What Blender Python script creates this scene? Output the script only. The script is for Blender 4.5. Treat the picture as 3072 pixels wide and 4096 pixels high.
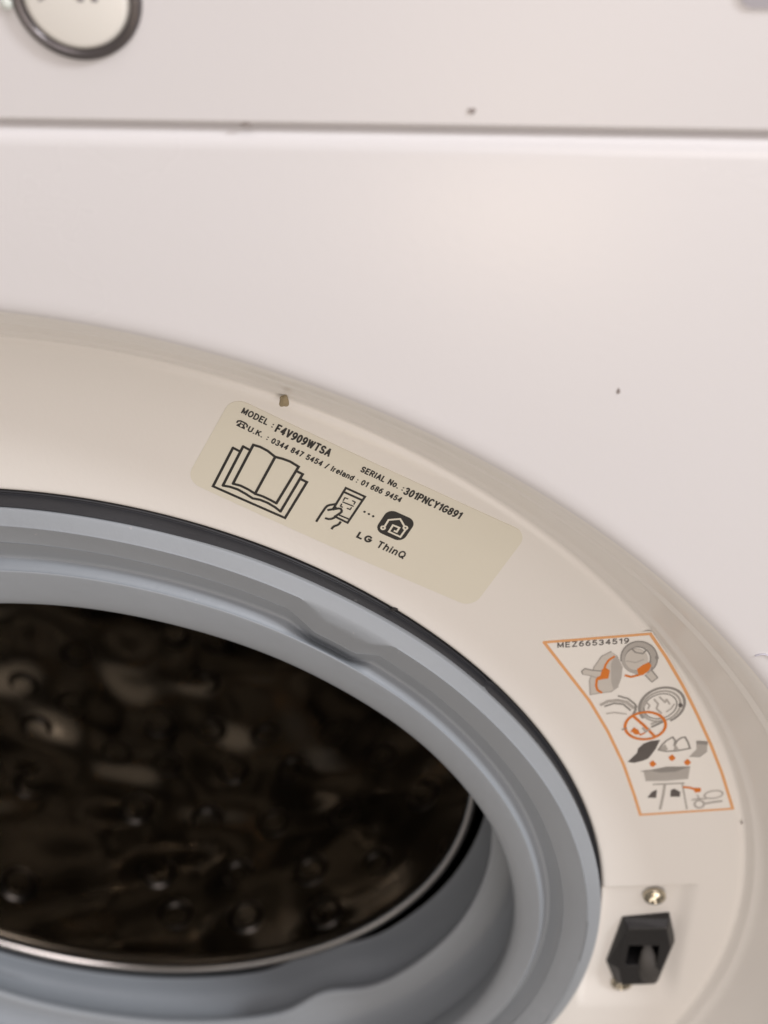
import bpy, bmesh, math, random
from mathutils import Matrix, Vector

# ------------------------------------------------------------------ scene, camera, light
for o in list(bpy.data.objects):
    bpy.data.objects.remove(o)
scene = bpy.context.scene
COL = scene.collection
K = 0.18            # radius of the loading opening in metres; all machine sizes below are in this unit
PI = math.pi

cam_data = bpy.data.cameras.new('camera')
cam = bpy.data.objects.new('camera', cam_data)
COL.objects.link(cam)
scene.camera = cam
ROT = ((0.9960188652679867, -0.037138316855240446, 0.08103804940539891),
       (0.08549915367664744, 0.6552461172381533, -0.7505614035939373),
       (-0.02522527999545562, 0.7545020021613488, 0.6558127888228978))
cam.matrix_world = Matrix.Translation(Vector((0.7865732, -1.6223916, 2.4012579)) * K) @ Matrix(ROT).to_4x4()
cam_data.sensor_fit = 'VERTICAL'
cam_data.sensor_height = 36.0
cam_data.lens = 36.0 * 5868.42 / 4096.0
cam_data.clip_start = 0.01
cam_data.clip_end = 50.0
cam_data.dof.use_dof = True
cam_data.dof.focus_distance = 2.13 * K
cam_data.dof.aperture_fstop = 11.8

world = bpy.data.worlds.new('World')
scene.world = world
world.use_nodes = True
bg = world.node_tree.nodes['Background']
bg.inputs['Color'].default_value = (1.0, 0.905, 0.835, 1)
bg.inputs['Strength'].default_value = 0.235

def area(name, loc, target, size, sizey, power, color):
    d = bpy.data.lights.new(name, 'AREA')
    d.shape = 'RECTANGLE'
    d.size = size
    d.size_y = sizey
    d.energy = power
    d.color = color
    o = bpy.data.objects.new(name, d)
    COL.objects.link(o)
    o.location = loc
    o.rotation_euler = (Vector(target) - Vector(loc)).to_track_quat('-Z', 'Y').to_euler()
    return o

area('ceiling_lamp', (0.35, -0.75, 1.65), (0.1, 0, 0.0), 1.0, 1.0, 10, (1.0, 0.92, 0.93))
area('kitchen_lamp', (1.43, -0.55, 1.32), (0.1, 0, 0.0), 0.24, 0.24, 20, (0.93, 0.95, 1.0))
area('front_fill', (0.66, -2.0, 0.10), (0.1, 0, 0.1), 1.2, 1.0, 15, (1.0, 0.905, 0.86))  # added soft fill from the front, in place of part of the ambient light
area('hall_lamp', (0.144, -1.35, -0.33), (0.144, 0, 0.27), 0.16, 0.05, 1.3, (1.0, 0.80, 0.58))

scene.view_settings.view_transform = 'Standard'
scene.view_settings.look = 'None'
scene.view_settings.gamma = 1.0
scene.view_settings.exposure = -0.04
scene.view_settings.use_curve_mapping = False
scene.render.engine = 'CYCLES'
scene.render.resolution_x = 768
scene.render.resolution_y = 1024

# ------------------------------------------------------------------ materials
def lin(r, g, b):
    f = lambda c: c / 12.92 if c <= 0.04045 else ((c + 0.055) / 1.055) ** 2.4
    return (f(r / 255), f(g / 255), f(b / 255))

def material(name, color, rough=0.4, metal=0.0, vary=0.04, scale=8.0, bump=0.0, bump_scale=60.0, coat=0.0,
             spec=0.5, rough_vary=0.0, specks=None):
    m = bpy.data.materials.new(name)
    m.use_nodes = True
    nt = m.node_tree
    n, l = nt.nodes, nt.links
    b = n['Principled BSDF']
    tc = n.new('ShaderNodeTexCoord')
    nz = n.new('ShaderNodeTexNoise')
    nz.inputs['Scale'].default_value = scale
    nz.inputs['Detail'].default_value = 6
    l.new(tc.outputs['Object'], nz.inputs['Vector'])
    rp = n.new('ShaderNodeValToRGB')
    rp.color_ramp.elements[0].position = 0.1
    rp.color_ramp.elements[1].position = 0.9
    rp.color_ramp.elements[0].color = tuple(max(0, c * (1 - vary)) for c in color) + (1,)
    rp.color_ramp.elements[1].color = tuple(min(1, c * (1 + vary)) for c in color) + (1,)
    l.new(nz.outputs['Fac'], rp.inputs['Fac'])
    out = rp.outputs['Color']
    if specks:
        vo = n.new('ShaderNodeTexNoise')
        vo.inputs['Scale'].default_value = specks[1]
        vo.inputs['Detail'].default_value = 2
        l.new(tc.outputs['Object'], vo.inputs['Vector'])
        r2 = n.new('ShaderNodeValToRGB')
        r2.color_ramp.elements[0].position = specks[2]
        r2.color_ramp.elements[1].position = specks[2] + 0.06
        l.new(vo.outputs['Fac'], r2.inputs['Fac'])
        mx = n.new('ShaderNodeMix')
        mx.data_type = 'RGBA'
        l.new(r2.outputs['Color'], mx.inputs[0])
        l.new(out, mx.inputs[6])
        mx.inputs[7].default_value = tuple(specks[0]) + (1,)
        out = mx.outputs[2]
    l.new(out, b.inputs['Base Color'])
    b.inputs['Roughness'].default_value = rough
    if rough_vary:
        mr = n.new('ShaderNodeMapRange')
        mr.inputs['To Min'].default_value = rough - rough_vary
        mr.inputs['To Max'].default_value = rough + rough_vary
        l.new(nz.outputs['Fac'], mr.inputs['Value'])
        l.new(mr.outputs['Result'], b.inputs['Roughness'])
    b.inputs['Metallic'].default_value = metal
    b.inputs['Specular IOR Level'].default_value = spec
    b.inputs['Coat Weight'].default_value = coat
    b.inputs['Coat Roughness'].default_value = 0.08
    if bump:
        n2 = n.new('ShaderNodeTexNoise')
        n2.inputs['Scale'].default_value = bump_scale
        n2.inputs['Detail'].default_value = 4
        l.new(tc.outputs['Object'], n2.inputs['Vector'])
        bp = n.new('ShaderNodeBump')
        bp.inputs['Strength'].default_value = bump
        bp.inputs['Distance'].default_value = 0.001
        l.new(n2.outputs['Fac'], bp.inputs['Height'])
        l.new(bp.outputs['Normal'], b.inputs['Normal'])
    return m

M = {
    'enamel': material('white_enamel', (0.80, 0.782, 0.785), 0.28, vary=0.015, scale=5, bump=0.03, bump_scale=500, rough_vary=0.06),
    'fascia': material('white_fascia_plastic', (0.79, 0.77, 0.772), 0.33, vary=0.012, scale=6, bump=0.03, bump_scale=600, rough_vary=0.05),
    'plastic': material('white_recess_plastic', (0.89, 0.86, 0.81), 0.30, vary=0.015, scale=9, bump=0.05, bump_scale=700, rough_vary=0.06),
    'gasket': material('grey_rubber', (0.315, 0.340, 0.365), 0.50, vary=0.08, scale=14, bump=0.14, bump_scale=260, rough_vary=0.12, specks=((0.42, 0.42, 0.43), 420, 0.74)),
    'clamp': material('dark_grey_band', (0.030, 0.031, 0.036), 0.40, vary=0.2, scale=30, bump=0.08, bump_scale=200, rough_vary=0.12, specks=((0.12, 0.12, 0.12), 330, 0.73)),
    'steel': material('drum_steel', (0.44, 0.40, 0.345), 0.14, metal=1.0, vary=0.35, scale=14, bump=0.4, bump_scale=16, rough_vary=0.06),
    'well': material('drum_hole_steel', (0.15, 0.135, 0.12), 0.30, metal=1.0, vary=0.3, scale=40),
    'chrome': material('bright_steel_rim', (0.66, 0.63, 0.60), 0.20, metal=1.0, vary=0.05, scale=20, rough_vary=0.06),
    'tub': material('dark_tub_plastic', (0.035, 0.036, 0.040), 0.5, vary=0.2, scale=20),
    'black': material('black_plastic', (0.012, 0.011, 0.011), 0.42, vary=0.25, scale=60, bump=0.1, bump_scale=400),
    'slot': material('lock_interior', (0.004, 0.004, 0.004), 0.6, vary=0.2, scale=50),
    'tongue': material('grey_lock_plastic', (0.050, 0.046, 0.042), 0.5, vary=0.12, scale=60),
    'bowl': material('dark_door_glass', (0.03, 0.03, 0.032), 0.08, vary=0.1, scale=10),
    'screw': material('zinc_screw', (0.60, 0.54, 0.42), 0.22, metal=1.0, vary=0.12, scale=120, rough_vary=0.08),
    'paper': material('cream_label_film', (0.825, 0.79, 0.665), 0.36, vary=0.02, scale=40, bump=0.05, bump_scale=500),
    'paper2': material('white_sticker_film', (0.95, 0.92, 0.86), 0.34, vary=0.015, scale=40, bump=0.05, bump_scale=500),
    'ink': material('black_print', (0.012, 0.011, 0.010), 0.45, vary=0.25, scale=900),
    'inkgrey': material('dotted_black_print', (0.022, 0.020, 0.018), 0.5, vary=0.5, scale=2500),
    'cream': material('cream_print', (0.825, 0.79, 0.665), 0.4, vary=0.02, scale=60),
    'G0': material('pale_grey_print', (0.66, 0.62, 0.56), 0.4, vary=0.03, scale=300),
    'G1': material('light_grey_print', (0.50, 0.47, 0.43), 0.4, vary=0.05, scale=300),
    'G2': material('mid_grey_print', (0.32, 0.30, 0.275), 0.4, vary=0.06, scale=300),
    'G3': material('dark_grey_print', (0.13, 0.115, 0.105), 0.4, vary=0.10, scale=300),
    'OR': material('orange_print', (0.78, 0.22, 0.025), 0.4, vary=0.04, scale=300),
    'ORL': material('pale_orange_print', (0.86, 0.44, 0.19), 0.4, vary=0.05, scale=200),
    'button': material('button_face', (0.86, 0.835, 0.775), 0.35, vary=0.01, scale=20),
    'buttonring': material('dark_chrome_ring', (0.16, 0.145, 0.145), 0.28, metal=0.7, vary=0.1, scale=50),
    'glyph': material('grey_glyph_print', (0.16, 0.15, 0.17), 0.4, vary=0.05, scale=80),
    'glyphlight': material('grey_key_print', (0.42, 0.40, 0.43), 0.4, vary=0.03, scale=80),
    'lens': material('clear_bead_plastic', (0.70, 0.74, 0.68), 0.05, vary=0.02, scale=20, coat=1.0),
    'crumb': material('brown_crumb', (0.42, 0.34, 0.21), 0.8, vary=0.3, scale=900, bump=0.6, bump_scale=1500),
    'dirt': material('dark_dirt', (0.30, 0.26, 0.245), 0.8, vary=0.4, scale=900),
    'smear': material('brown_smear', (0.15, 0.13, 0.13), 0.6, vary=0.3, scale=200),
    'soot': material('black_speck', (0.03, 0.028, 0.028), 0.8, vary=0.3, scale=900),
    'fibre': material('lint_fibre', (0.60, 0.58, 0.64), 0.8, vary=0.1, scale=300),
}

# ------------------------------------------------------------------ helpers
def mesh_obj(name, verts, faces, mats, parent=None, smooth=True, fmat=None):
    me = bpy.data.meshes.new(name)
    me.from_pydata([(v[0] * K, v[1] * K, v[2] * K) for v in verts], [], faces)
    for m in (mats if isinstance(mats, (list, tuple)) else [mats]):
        me.materials.append(M[m])
    if fmat:
        me.polygons.foreach_set('material_index', fmat)
    if smooth:
        me.polygons.foreach_set('use_smooth', [True] * len(me.polygons))
    me.validate()
    me.update()
    o = bpy.data.objects.new(name, me)
    COL.objects.link(o)
    o.parent = parent
    return o

def fix_normals(o):
    bm = bmesh.new()
    bm.from_mesh(o.data)
    bmesh.ops.recalc_face_normals(bm, faces=bm.faces)
    bm.to_mesh(o.data)
    bm.free()

def bevel(o, w, seg=2, angle=0.6):
    b = o.modifiers.new('edge', 'BEVEL')
    b.width = w * K
    b.segments = seg
    b.limit_method = 'ANGLE'
    b.angle_limit = angle
    return o

def lathe(name, prof, mat, parent, seg=256, warp=None):
    """prof: list of (r, y[, cx, cz]); revolved about the machine's y axis."""
    vs, fs = [], []
    n = len(prof)
    for i in range(seg):
        t = 2 * PI * i / seg
        for j, q in enumerate(prof):
            r, y = q[0], q[1]
            cx, cz = (q[2], q[3]) if len(q) > 2 else (0, 0)
            if warp:
                r, y = warp(j, r, y, t)
            vs.append((cx + r * math.cos(t), y, cz + r * math.sin(t)))
    for i in range(seg):
        a, b = i * n, ((i + 1) % seg) * n
        for j in range(n - 1):
            fs.append((a + j, b + j, b + j + 1, a + j + 1))
    o = mesh_obj(name, vs, fs, mat, parent)
    fix_normals(o)
    return o

def smooth_profile(pts, sub=4):
    """Catmull-Rom through the profile points."""
    out = []
    P = [pts[0]] + list(pts) + [pts[-1]]
    for i in range(1, len(P) - 2):
        p0, p1, p2, p3 = P[i - 1], P[i], P[i + 1], P[i + 2]
        for k in range(sub):
            t = k / sub
            out.append(tuple(0.5 * (2 * b + (c - a) * t + (2 * a - 5 * b + 4 * c - d) * t * t + (3 * b - a - 3 * c + d) * t ** 3)
                             for a, b, c, d in zip(p0, p1, p2, p3)))
    out.append(tuple(pts[-1]))
    return out

def box(name, x0, x1, y0, y1, z0, z1, mat, parent, bev=0.0):
    vs = [(x, y, z) for x in (x0, x1) for y in (y0, y1) for z in (z0, z1)]
    fs = [(0, 1, 3, 2), (4, 6, 7, 5), (0, 4, 5, 1), (2, 3, 7, 6), (0, 2, 6, 4), (1, 5, 7, 3)]
    o = mesh_obj(name, vs, fs, mat, parent, smooth=False)
    fix_normals(o)
    if bev:
        bevel(o, bev, 3)
    return o

def smoothstep(a, b, x):
    t = max(0.0, min(1.0, (x - a) / (b - a)))
    return t * t * (3 - 2 * t)

CONE = 0.1088
def ring_y(r):
    return CONE * (r - 1.0)

# ------------------------------------------------------------------ the machine
wm = bpy.data.objects.new('washing_machine', None)
COL.objects.link(wm)
wm['label'] = 'white front-loading washing machine with its door open and a grey rubber gasket'
wm['category'] = 'washing machine'

FY = -0.147          # front face
HW = 1.66            # half width
SEAM = 1.6668

# front panel: flat steel sheet, rolled into the door recess and over at its top and side edges
def front_panel():
    prof = smooth_profile([(1.4215, -0.1385), (1.4205, -0.1405), (1.4225, -0.1423), (1.428, -0.1446), (1.436, -0.1462), (1.446, -0.1469), (1.458, FY), (1.50, FY)], 4)
    seg = 480
    n = len(prof)
    vs, fs = [], []
    for i in range(seg):
        t = 2 * PI * i / seg
        for r, y in prof:
            vs.append((r * math.cos(t), y, r * math.sin(t)))
    for i in range(seg):
        a, b = i * n, ((i + 1) % seg) * n
        for j in range(n - 1):
            fs.append((a + j, b + j, b + j + 1, a + j + 1))
    # from the circle out to the rectangle, then the rolled edge
    zt, zb, xr = SEAM, -2.35, HW
    roll = 0.030
    def rect(t, inset):
        c, s = math.cos(t), math.sin(t)
        X = (xr - inset) / abs(c) if abs(c) > 1e-9 else 1e9
        Z = ((zt - inset) if s > 0 else (-zb - inset)) / abs(s) if abs(s) > 1e-9 else 1e9
        d = min(X, Z)
        return c * d, s * d
    rings = [(roll, 0.0)]
    for k in range(1, 8):
        a = k / 7 * PI / 2
        rings.append((roll * (1 - math.sin(a)), roll * (1 - math.cos(a))))
    rings.append((0.0, 0.12))
    base = len(vs)
    for i in range(seg):
        t = 2 * PI * i / seg
        for ins, dy in rings:
            x, z = rect(t, ins)
            vs.append((x, FY + dy, z))
    m = len(rings)
    for i in range(seg):
        a, b = base + i * m, base + ((i + 1) % seg) * m
        for j in range(m - 1):
            fs.append((a + j, b + j, b + j + 1, a + j + 1))
        fs.append((i * n + n - 1, ((i + 1) % seg) * n + n - 1, b, a))
    o = mesh_obj('front_panel', vs, fs, 'enamel', wm)
    fix_normals(o)
front_panel()

# cabinet behind the panel
cab = box('cabinet', -HW + .004, HW - .004, -0.02, 2.9, -2.36, -2.33, 'enamel', wm)
box('cabinet_side', -HW + .004, -HW + .02, -0.02, 2.9, -2.32, 2.30, 'enamel', wm)
box('cabinet_side', HW - .02, HW - .004, -0.02, 2.9, -2.32, 2.30, 'enamel', wm)
box('cabinet_top', -HW - .01, HW + .01, -0.10, 2.92, 2.305, 2.40, 'enamel', wm, 0.02)
box('cabinet_back', -HW + .03, HW - .03, 2.86, 2.89, -2.31, 2.30, 'enamel', wm)

# control panel above the seam
fascia = box('control_panel', -HW, HW, FY - 0.001, 0.02, 1.6712, 2.30, 'fascia', wm, 0.004)
box('seam_filler', -HW + .02, HW - .02, FY + 0.016, -0.03, 1.640, 1.690, 'fascia', wm)  # added pale filler behind the gap, so the seam line comes out lighter

# door recess
lx0, lx1, lz0, lz1 = 1.004, 1.158, -0.290, 0.070
def pocket(x, z):
    e = 0.011
    f = smoothstep(lx0 - .03, lx0 - .02, x) * (1 - smoothstep(lx1 - 0.02, lx1 + 0.02, x)) * smoothstep(lz0 - 0.07, lz0 + 0.05, z) * (1 - smoothstep(lz1, lz1 + e, z))
    return f
LOCK_OUT = [(1.0424, -0.0388), (1.1311, -0.0300), (1.1486, -0.1065), (1.1310, -0.2450), (1.0444, -0.2600), (1.0228, -0.1907)]
def inside(x, z, poly):
    c = False
    for (x0, z0), (x1, z1) in zip(poly, poly[1:] + poly[:1]):
        if (z0 > z) != (z1 > z) and x < x0 + (z - z0) / (z1 - z0) * (x1 - x0):
            c = not c
    return c
def recess():
    inner = [(0.9985, 0.14), (0.9965, 0.05), (0.9965, 0.012), (0.9985, 0.004), (1.0025, 0.0008)]
    cone = [(1.006 + (1.244 - 1.006) * i / 46, ring_y(1.006 + (1.244 - 1.006) * i / 46)) for i in range(47)]
    wall = smooth_profile([(1.249, 0.0278), (1.2545, 0.0300), (1.260, 0.0296), (1.2665, 0.0235), (1.274, 0.0150), (1.282, 0.0105), (1.290, 0.004),
                           (1.300, -0.008), (1.330, -0.043), (1.356, -0.0745), (1.362, -0.0835), (1.369, -0.0885), (1.375, -0.0920), (1.379, -0.0990), (1.386, -0.1090), (1.400, -0.1250), (1.413, -0.1362), (1.4215, -0.1408), (1.4255, -0.1425), (1.4300, -0.1400)], 3)
    prof = inner + cone + wall
    seg = 900
    n = len(prof)
    vs, fs = [], []
    # finer steps round the lock pocket
    ts = [math.radians(-20 + 27 * i / 420) for i in range(420)] + [math.radians(7 + 333 * i / 480) for i in range(480)]
    for t in ts:
        for r, y in prof:
            x, z = r * math.cos(t), r * math.sin(t)
            y += 0.0150 * pocket(x, z) if r > 1.0 else 0
            vs.append((x, y, z))
    for i in range(seg):
        a, b = i * n, ((i + 1) % seg) * n
        for j in range(n - 1):
            if all(inside(vs[q][0], vs[q][2], LOCK_OUT) for q in (a + j, b + j, b + j + 1, a + j + 1)):
                continue                       # opening behind the lock
            fs.append((a + j, b + j, b + j + 1, a + j + 1))
    o = mesh_obj('door_recess', vs, fs, 'plastic', wm)
    fix_normals(o)
    return o
recess_obj = recess()

# dark band between the recess and the gasket, with its joint
def clamp_warp(j, r, y, t):
    d = math.degrees(t)
    g = math.exp(-((d - 39.1) / 0.25) ** 2)
    step = 0.0016 * smoothstep(39.0, 39.3, d) * (1 - smoothstep(60, 75, d))
    return r - 0.004 * g - step, y
lathe('gasket_clamp', smooth_profile([(0.9962, 0.060), (0.9958, 0.006), (0.9945, 0.0015), (0.9925, 0.002), (0.9915, -0.0005), (0.9895, -0.010), (0.9860, -0.021)], 3), 'clamp', wm, 720, clamp_warp)

# rubber gasket
GP = [(0.975, 0.06, .007, -.004), (0.9825, 0.00, .007, -.004), (0.9868, -0.0180, .007, -.004), (0.9880, -0.0235, .007, -.004), (0.9862, -0.0262, .007, -.004), (0.9760, -0.0315, .007, -.004), (0.9655, -0.0362, .007, -.004), (0.9630, -0.0362, .007, -.004),
      (0.9400, -0.0285, .004, -.003), (0.9190, -0.0215, .008, -.006), (0.9165, -0.0200, .009, -.007), (0.8860, 0.0020, .018, -.018), (0.8815, 0.0048, .019, -.021), (0.8775, 0.0040, .019, -.021),
      (0.8725, -0.0050, .018, -.019), (0.8670, -0.0150, .017, -.018), (0.8640, -0.0165, .018, -.019), (0.8330, -0.0110, .030, -.032), (0.8120, -0.0040, .034, -.042),
      (0.8010, 0.0060, .035, -.045), (0.7990, 0.0200, .035, -.045), (0.8100, 0.0450, .03, -.035), (0.8400, 0.0700, .02, -.02), (0.8500, 0.1000, .01, -.01), (0.8460, 0.1350, .005, 0), (0.8150, 0.1480, 0, 0),
      (0.7930, 0.1500, 0, 0), (0.7860, 0.1560, 0, 0), (0.7900, 0.1680, 0, 0), (0.8250, 0.1850, -.01, 0), (0.8650, 0.2050, -.02, 0), (0.8850, 0.2400, -.03, 0), (0.8800, 0.2750, -.05, 0), (0.8550, 0.2950, -.06, 0), (0.8450, 0.3050, -.065, 0), (0.8700, 0.3250, -.065, 0)]
SUB = 3
def gasket_warp(j, r, y, t):
    d = math.degrees(t)
    k = j / SUB
    w = 1 - smoothstep(0.93, 0.97, 0)  # unchanged elsewhere
    # pull tab: the groove steps inwards between two shoulders
    f = max(0.0, min(1.0, (d - 50.2) / 1.9, (60.6 - d) / 3.6))
    if 6.0 <= k <= 15.0:
        r -= 0.021 * f * min(1.0, (k - 6.0) / 0.8) * min(1.0, max(0.0, 15.0 - k) / 2.0)
        if 10 <= k <= 13.5:
            y += 0.005 * f
    # soft unevenness of moulded rubber
    r += 0.0012 * math.sin(3 * t + 0.4) * smoothstep(9, 18, k) + 0.0004 * math.sin(17 * t + 0.1 * k)
    # fold at the lower right
    g = math.exp(-((d - 303) / 7.0) ** 2)
    if k > 24:
        r -= 0.030 * g
        y += 0.01 * g
    return r, y
gasket = lathe('gasket', smooth_profile(GP, SUB), 'gasket', wm, 720, gasket_warp)

# tub front behind the gasket
lathe('tub_rim', [(0.90, 0.27), (1.45, 0.27), (1.45, 0.36), (0.95, 0.36)], 'tub', wm, 96)

# drum
DC = (-0.065, 0.0)
DR, D0, D1 = 1.33, 0.39, 2.05
def drum_wave(t, y):
    return (0.0145 * math.sin(9 * t + 2 * math.sin(5 * y)) * math.sin(y * 9)
            + 0.0065 * math.sin(23 * t + 3 * math.sin(3 * y)) * math.sin(y * 15 + 2 * math.sin(4 * t)))
def drum_warp(j, r, y, t):
    return r + (drum_wave(t, y) if r > 1.32 else 0), y
dprof = [(0.822, 0.345), (0.84, 0.37), (0.90, 0.385), (1.20, 0.40), (1.27, 0.42), (1.315, 0.46)]
dprof += [(DR, 0.50 + (D1 - 0.56) * i / 100) for i in range(101)]
dprof += [(1.29, D1), (1.0, D1 + .03), (0.75, D1 - .02), (0.5, D1 + .02), (0.2, D1), (0.001, D1)]
drum = lathe('drum', [(r, y, DC[0], DC[1]) for r, y in dprof], 'steel', wm, 480, drum_warp)
rim = [(0.812 + 0.011 * math.cos(a), 0.318 + 0.020 * math.sin(a), DC[0], DC[1]) for a in [2 * PI * i / 14 for i in range(15)]]
lathe('drum_rim', rim, 'chrome', drum, 240)
# lifters
def lifter(ang):
    vs, fs = [], []
    N = 24
    prof = [(-.17, 0), (-.12, .05), (-.07, .16), (-.03, .22), (.03, .22), (.07, .16), (.12, .05), (.17, 0)]
    for i in range(N + 1):
        y = 0.62 + 1.25 * i / N
        h = min(1, math.sin(PI * (i / N * .9 + .05)) * 2.2)
        for a, b in prof:
            a2 = a + 0.05 * math.sin(6 * (y - .62))
            r = DR + .004 - b * h
            th = ang + a2 / DR
            vs.append((DC[0] + r * math.cos(th), y, DC[1] + r * math.sin(th)))
    n = len(prof)
    for i in range(N):
        for j in range(n - 1):
            fs.append((i * n + j, i * n + n + j, i * n + n + j + 1, i * n + j + 1))
    o = mesh_obj('lifter', vs, fs, 'steel', drum)
    fix_normals(o)
for a in (-28, 92, 212):
    lifter(math.radians(a))
# embossed drum holes: one shared dished mesh, one object each
def dimple_mesh():
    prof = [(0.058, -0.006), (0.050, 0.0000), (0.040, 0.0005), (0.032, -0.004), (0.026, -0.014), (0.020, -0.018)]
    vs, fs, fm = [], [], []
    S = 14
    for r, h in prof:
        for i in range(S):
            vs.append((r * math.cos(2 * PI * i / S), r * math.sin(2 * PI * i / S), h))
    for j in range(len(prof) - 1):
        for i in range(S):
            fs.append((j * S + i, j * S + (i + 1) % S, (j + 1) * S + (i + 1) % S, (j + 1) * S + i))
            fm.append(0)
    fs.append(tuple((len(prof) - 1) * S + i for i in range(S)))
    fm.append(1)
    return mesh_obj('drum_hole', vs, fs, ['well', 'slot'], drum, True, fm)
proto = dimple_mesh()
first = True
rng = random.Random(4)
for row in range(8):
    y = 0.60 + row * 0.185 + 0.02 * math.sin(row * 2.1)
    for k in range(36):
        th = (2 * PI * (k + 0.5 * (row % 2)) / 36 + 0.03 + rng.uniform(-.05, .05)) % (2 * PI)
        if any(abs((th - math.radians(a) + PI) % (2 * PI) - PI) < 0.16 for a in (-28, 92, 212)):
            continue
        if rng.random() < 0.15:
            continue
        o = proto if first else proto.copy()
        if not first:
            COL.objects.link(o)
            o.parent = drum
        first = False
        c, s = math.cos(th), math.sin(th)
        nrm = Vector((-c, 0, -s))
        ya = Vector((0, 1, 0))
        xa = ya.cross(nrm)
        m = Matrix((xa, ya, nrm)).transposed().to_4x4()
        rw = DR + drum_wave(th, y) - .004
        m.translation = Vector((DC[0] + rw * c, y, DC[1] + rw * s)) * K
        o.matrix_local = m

# open door, hinged at the left and swung outwards
def door():
    hx, ang = -1.52, math.radians(94)
    ca, sa = math.cos(ang), math.sin(ang)
    def place(o):
        # closed door spans +x from the hinge; turn it out towards the viewer about the vertical hinge line
        for v in o.data.vertices:
            x, y = v.co.x / K - 0.0, v.co.y / K
            x, y = x - hx, y - FY
            v.co.x, v.co.y = (hx + x * ca + y * sa) * K, (FY - x * sa + y * ca) * K
    ring = lathe('door', smooth_profile([(1.00, 0.02), (1.02, -0.06), (1.10, -0.10), (1.25, -0.10), (1.36, -0.06), (1.38, 0.0), (1.36, 0.03), (1.1, 0.04), (1.0, 0.02)], 3), 'plastic', wm, 96)
    glass = lathe('door_glass', smooth_profile([(1.01, 0.03), (0.93, 0.08), (0.86, 0.24), (0.70, 0.36), (0.40, 0.42), (0.001, 0.43)], 3), 'bowl', ring, 96)
    cover = lathe('door_cover', smooth_profile([(1.03, -0.055), (0.9, -0.075), (0.5, -0.085), (0.001, -0.088)], 3), 'bowl', ring, 96)
    for o in (ring, glass, cover):
        place(o)
door()

# ------------------------------------------------------------------ door lock
LY = 0.0190           # pocket floor
def lock():
    outer = LOCK_OUT
    front = [(1.0540, -0.0500), (1.1255, -0.0405), (1.1400, -0.1065), (1.1220, -0.2360), (1.0580, -0.2470), (1.0470, -0.1870)]
    slot = [(1.0600, -0.1060), (1.1180, -0.1010), (1.1185, -0.1350), (1.1175, -0.1690), (1.0580, -0.1750), (1.0590, -0.1400)]
    lay = [(outer, LY + .022), (outer, LY - .004), (front, LY - .020), (slot, LY - .020), (slot, LY + .004)]
    vs = [(x, y, z) for pts, y in lay for x, z in pts]
    fs = []
    for j in range(4):
        for i in range(6):
            fs.append((j * 6 + i, j * 6 + (i + 1) % 6, j * 6 + 6 + (i + 1) % 6, j * 6 + 6 + i))
    o = mesh_obj('door_lock', vs, fs, 'black', wm, smooth=False)
    fix_normals(o)
    bevel(o, 0.0045, 3, 0.3)
    # slot: a dark open well
    vs = [(x, y, z) for y in (LY + 0.0035, LY + 0.16) for x, z in slot]
    fs = [(i, (i + 1) % 6, 6 + (i + 1) % 6, 6 + i) for i in range(6)] + [tuple(range(6, 12))]
    s = mesh_obj('lock_slot', vs, fs, 'slot', o, smooth=False)
    fix_normals(s)
    # grey tongue leaning out of the funnel
    path = [((1.098, -0.128), LY + .004, 0.005), ((1.100, -0.143), LY - .006, 0.013), ((1.103, -0.165), LY - .014, 0.020), ((1.107, -0.195), LY - .019, 0.023), ((1.110, -0.220), LY - .020, 0.017), ((1.112, -0.232), LY - .0195, 0.007)]
    vs, fs = [], []
    for (x, z), y, w in path:
        for k in range(12):
            a = 2 * PI * k / 12
            vs.append((x + w * math.cos(a), y + 0.35 * w * math.sin(a), z + 0.25 * w * math.sin(a)))
    for j in range(len(path) - 1):
        for k in range(12):
            fs.append((j * 12 + k, j * 12 + (k + 1) % 12, j * 12 + 12 + (k + 1) % 12, j * 12 + 12 + k))
    fs += [tuple(range(12)), tuple(range(len(vs) - 12, len(vs)))]
    t = mesh_obj('lock_tongue', vs, fs, 'tongue', o)
    fix_normals(t)
lock()

def screw(x, z, turn):
    R = 0.0215
    vs, fs = [], []
    S = 32
    prof = [(1.0, 0.0), (1.0, 0.3), (0.93, 0.55), (0.75, 0.74), (0.5, 0.86)]
    for a, h in prof:
        for i in range(S):
            t = 2 * PI * i / S
            vs.append((x + a * R * math.cos(t), LY - h * R * 0.55, z + a * R * math.sin(t)))
    # cross recess: inner ring alternates deep arms and high quarters
    for a, deep in ((0.48, 0.15), (0.20, 0.05), (0.05, 0.0)):
        for i in range(S):
            t = 2 * PI * i / S
            arm = abs(math.sin(2 * (t - turn))) < 0.45
            h = deep if (arm or a < .3) else 0.90
            vs.append((x + a * R * math.cos(t), LY - h * R * 0.55, z + a * R * math.sin(t)))
    n = len(prof) + 3
    for j in range(n - 1):
        for i in range(S):
            fs.append((j * S + i, j * S + (i + 1) % S, (j + 1) * S + (i + 1) % S, (j + 1) * S + i))
    fs.append(tuple((n - 1) * S + i for i in range(S)))
    o = mesh_obj('screw', vs, fs, 'screw', wm)
    fix_normals(o)
screw(1.0963, 0.0350, 0.5)
screw(1.0590, -0.2690, 0.2)

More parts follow.
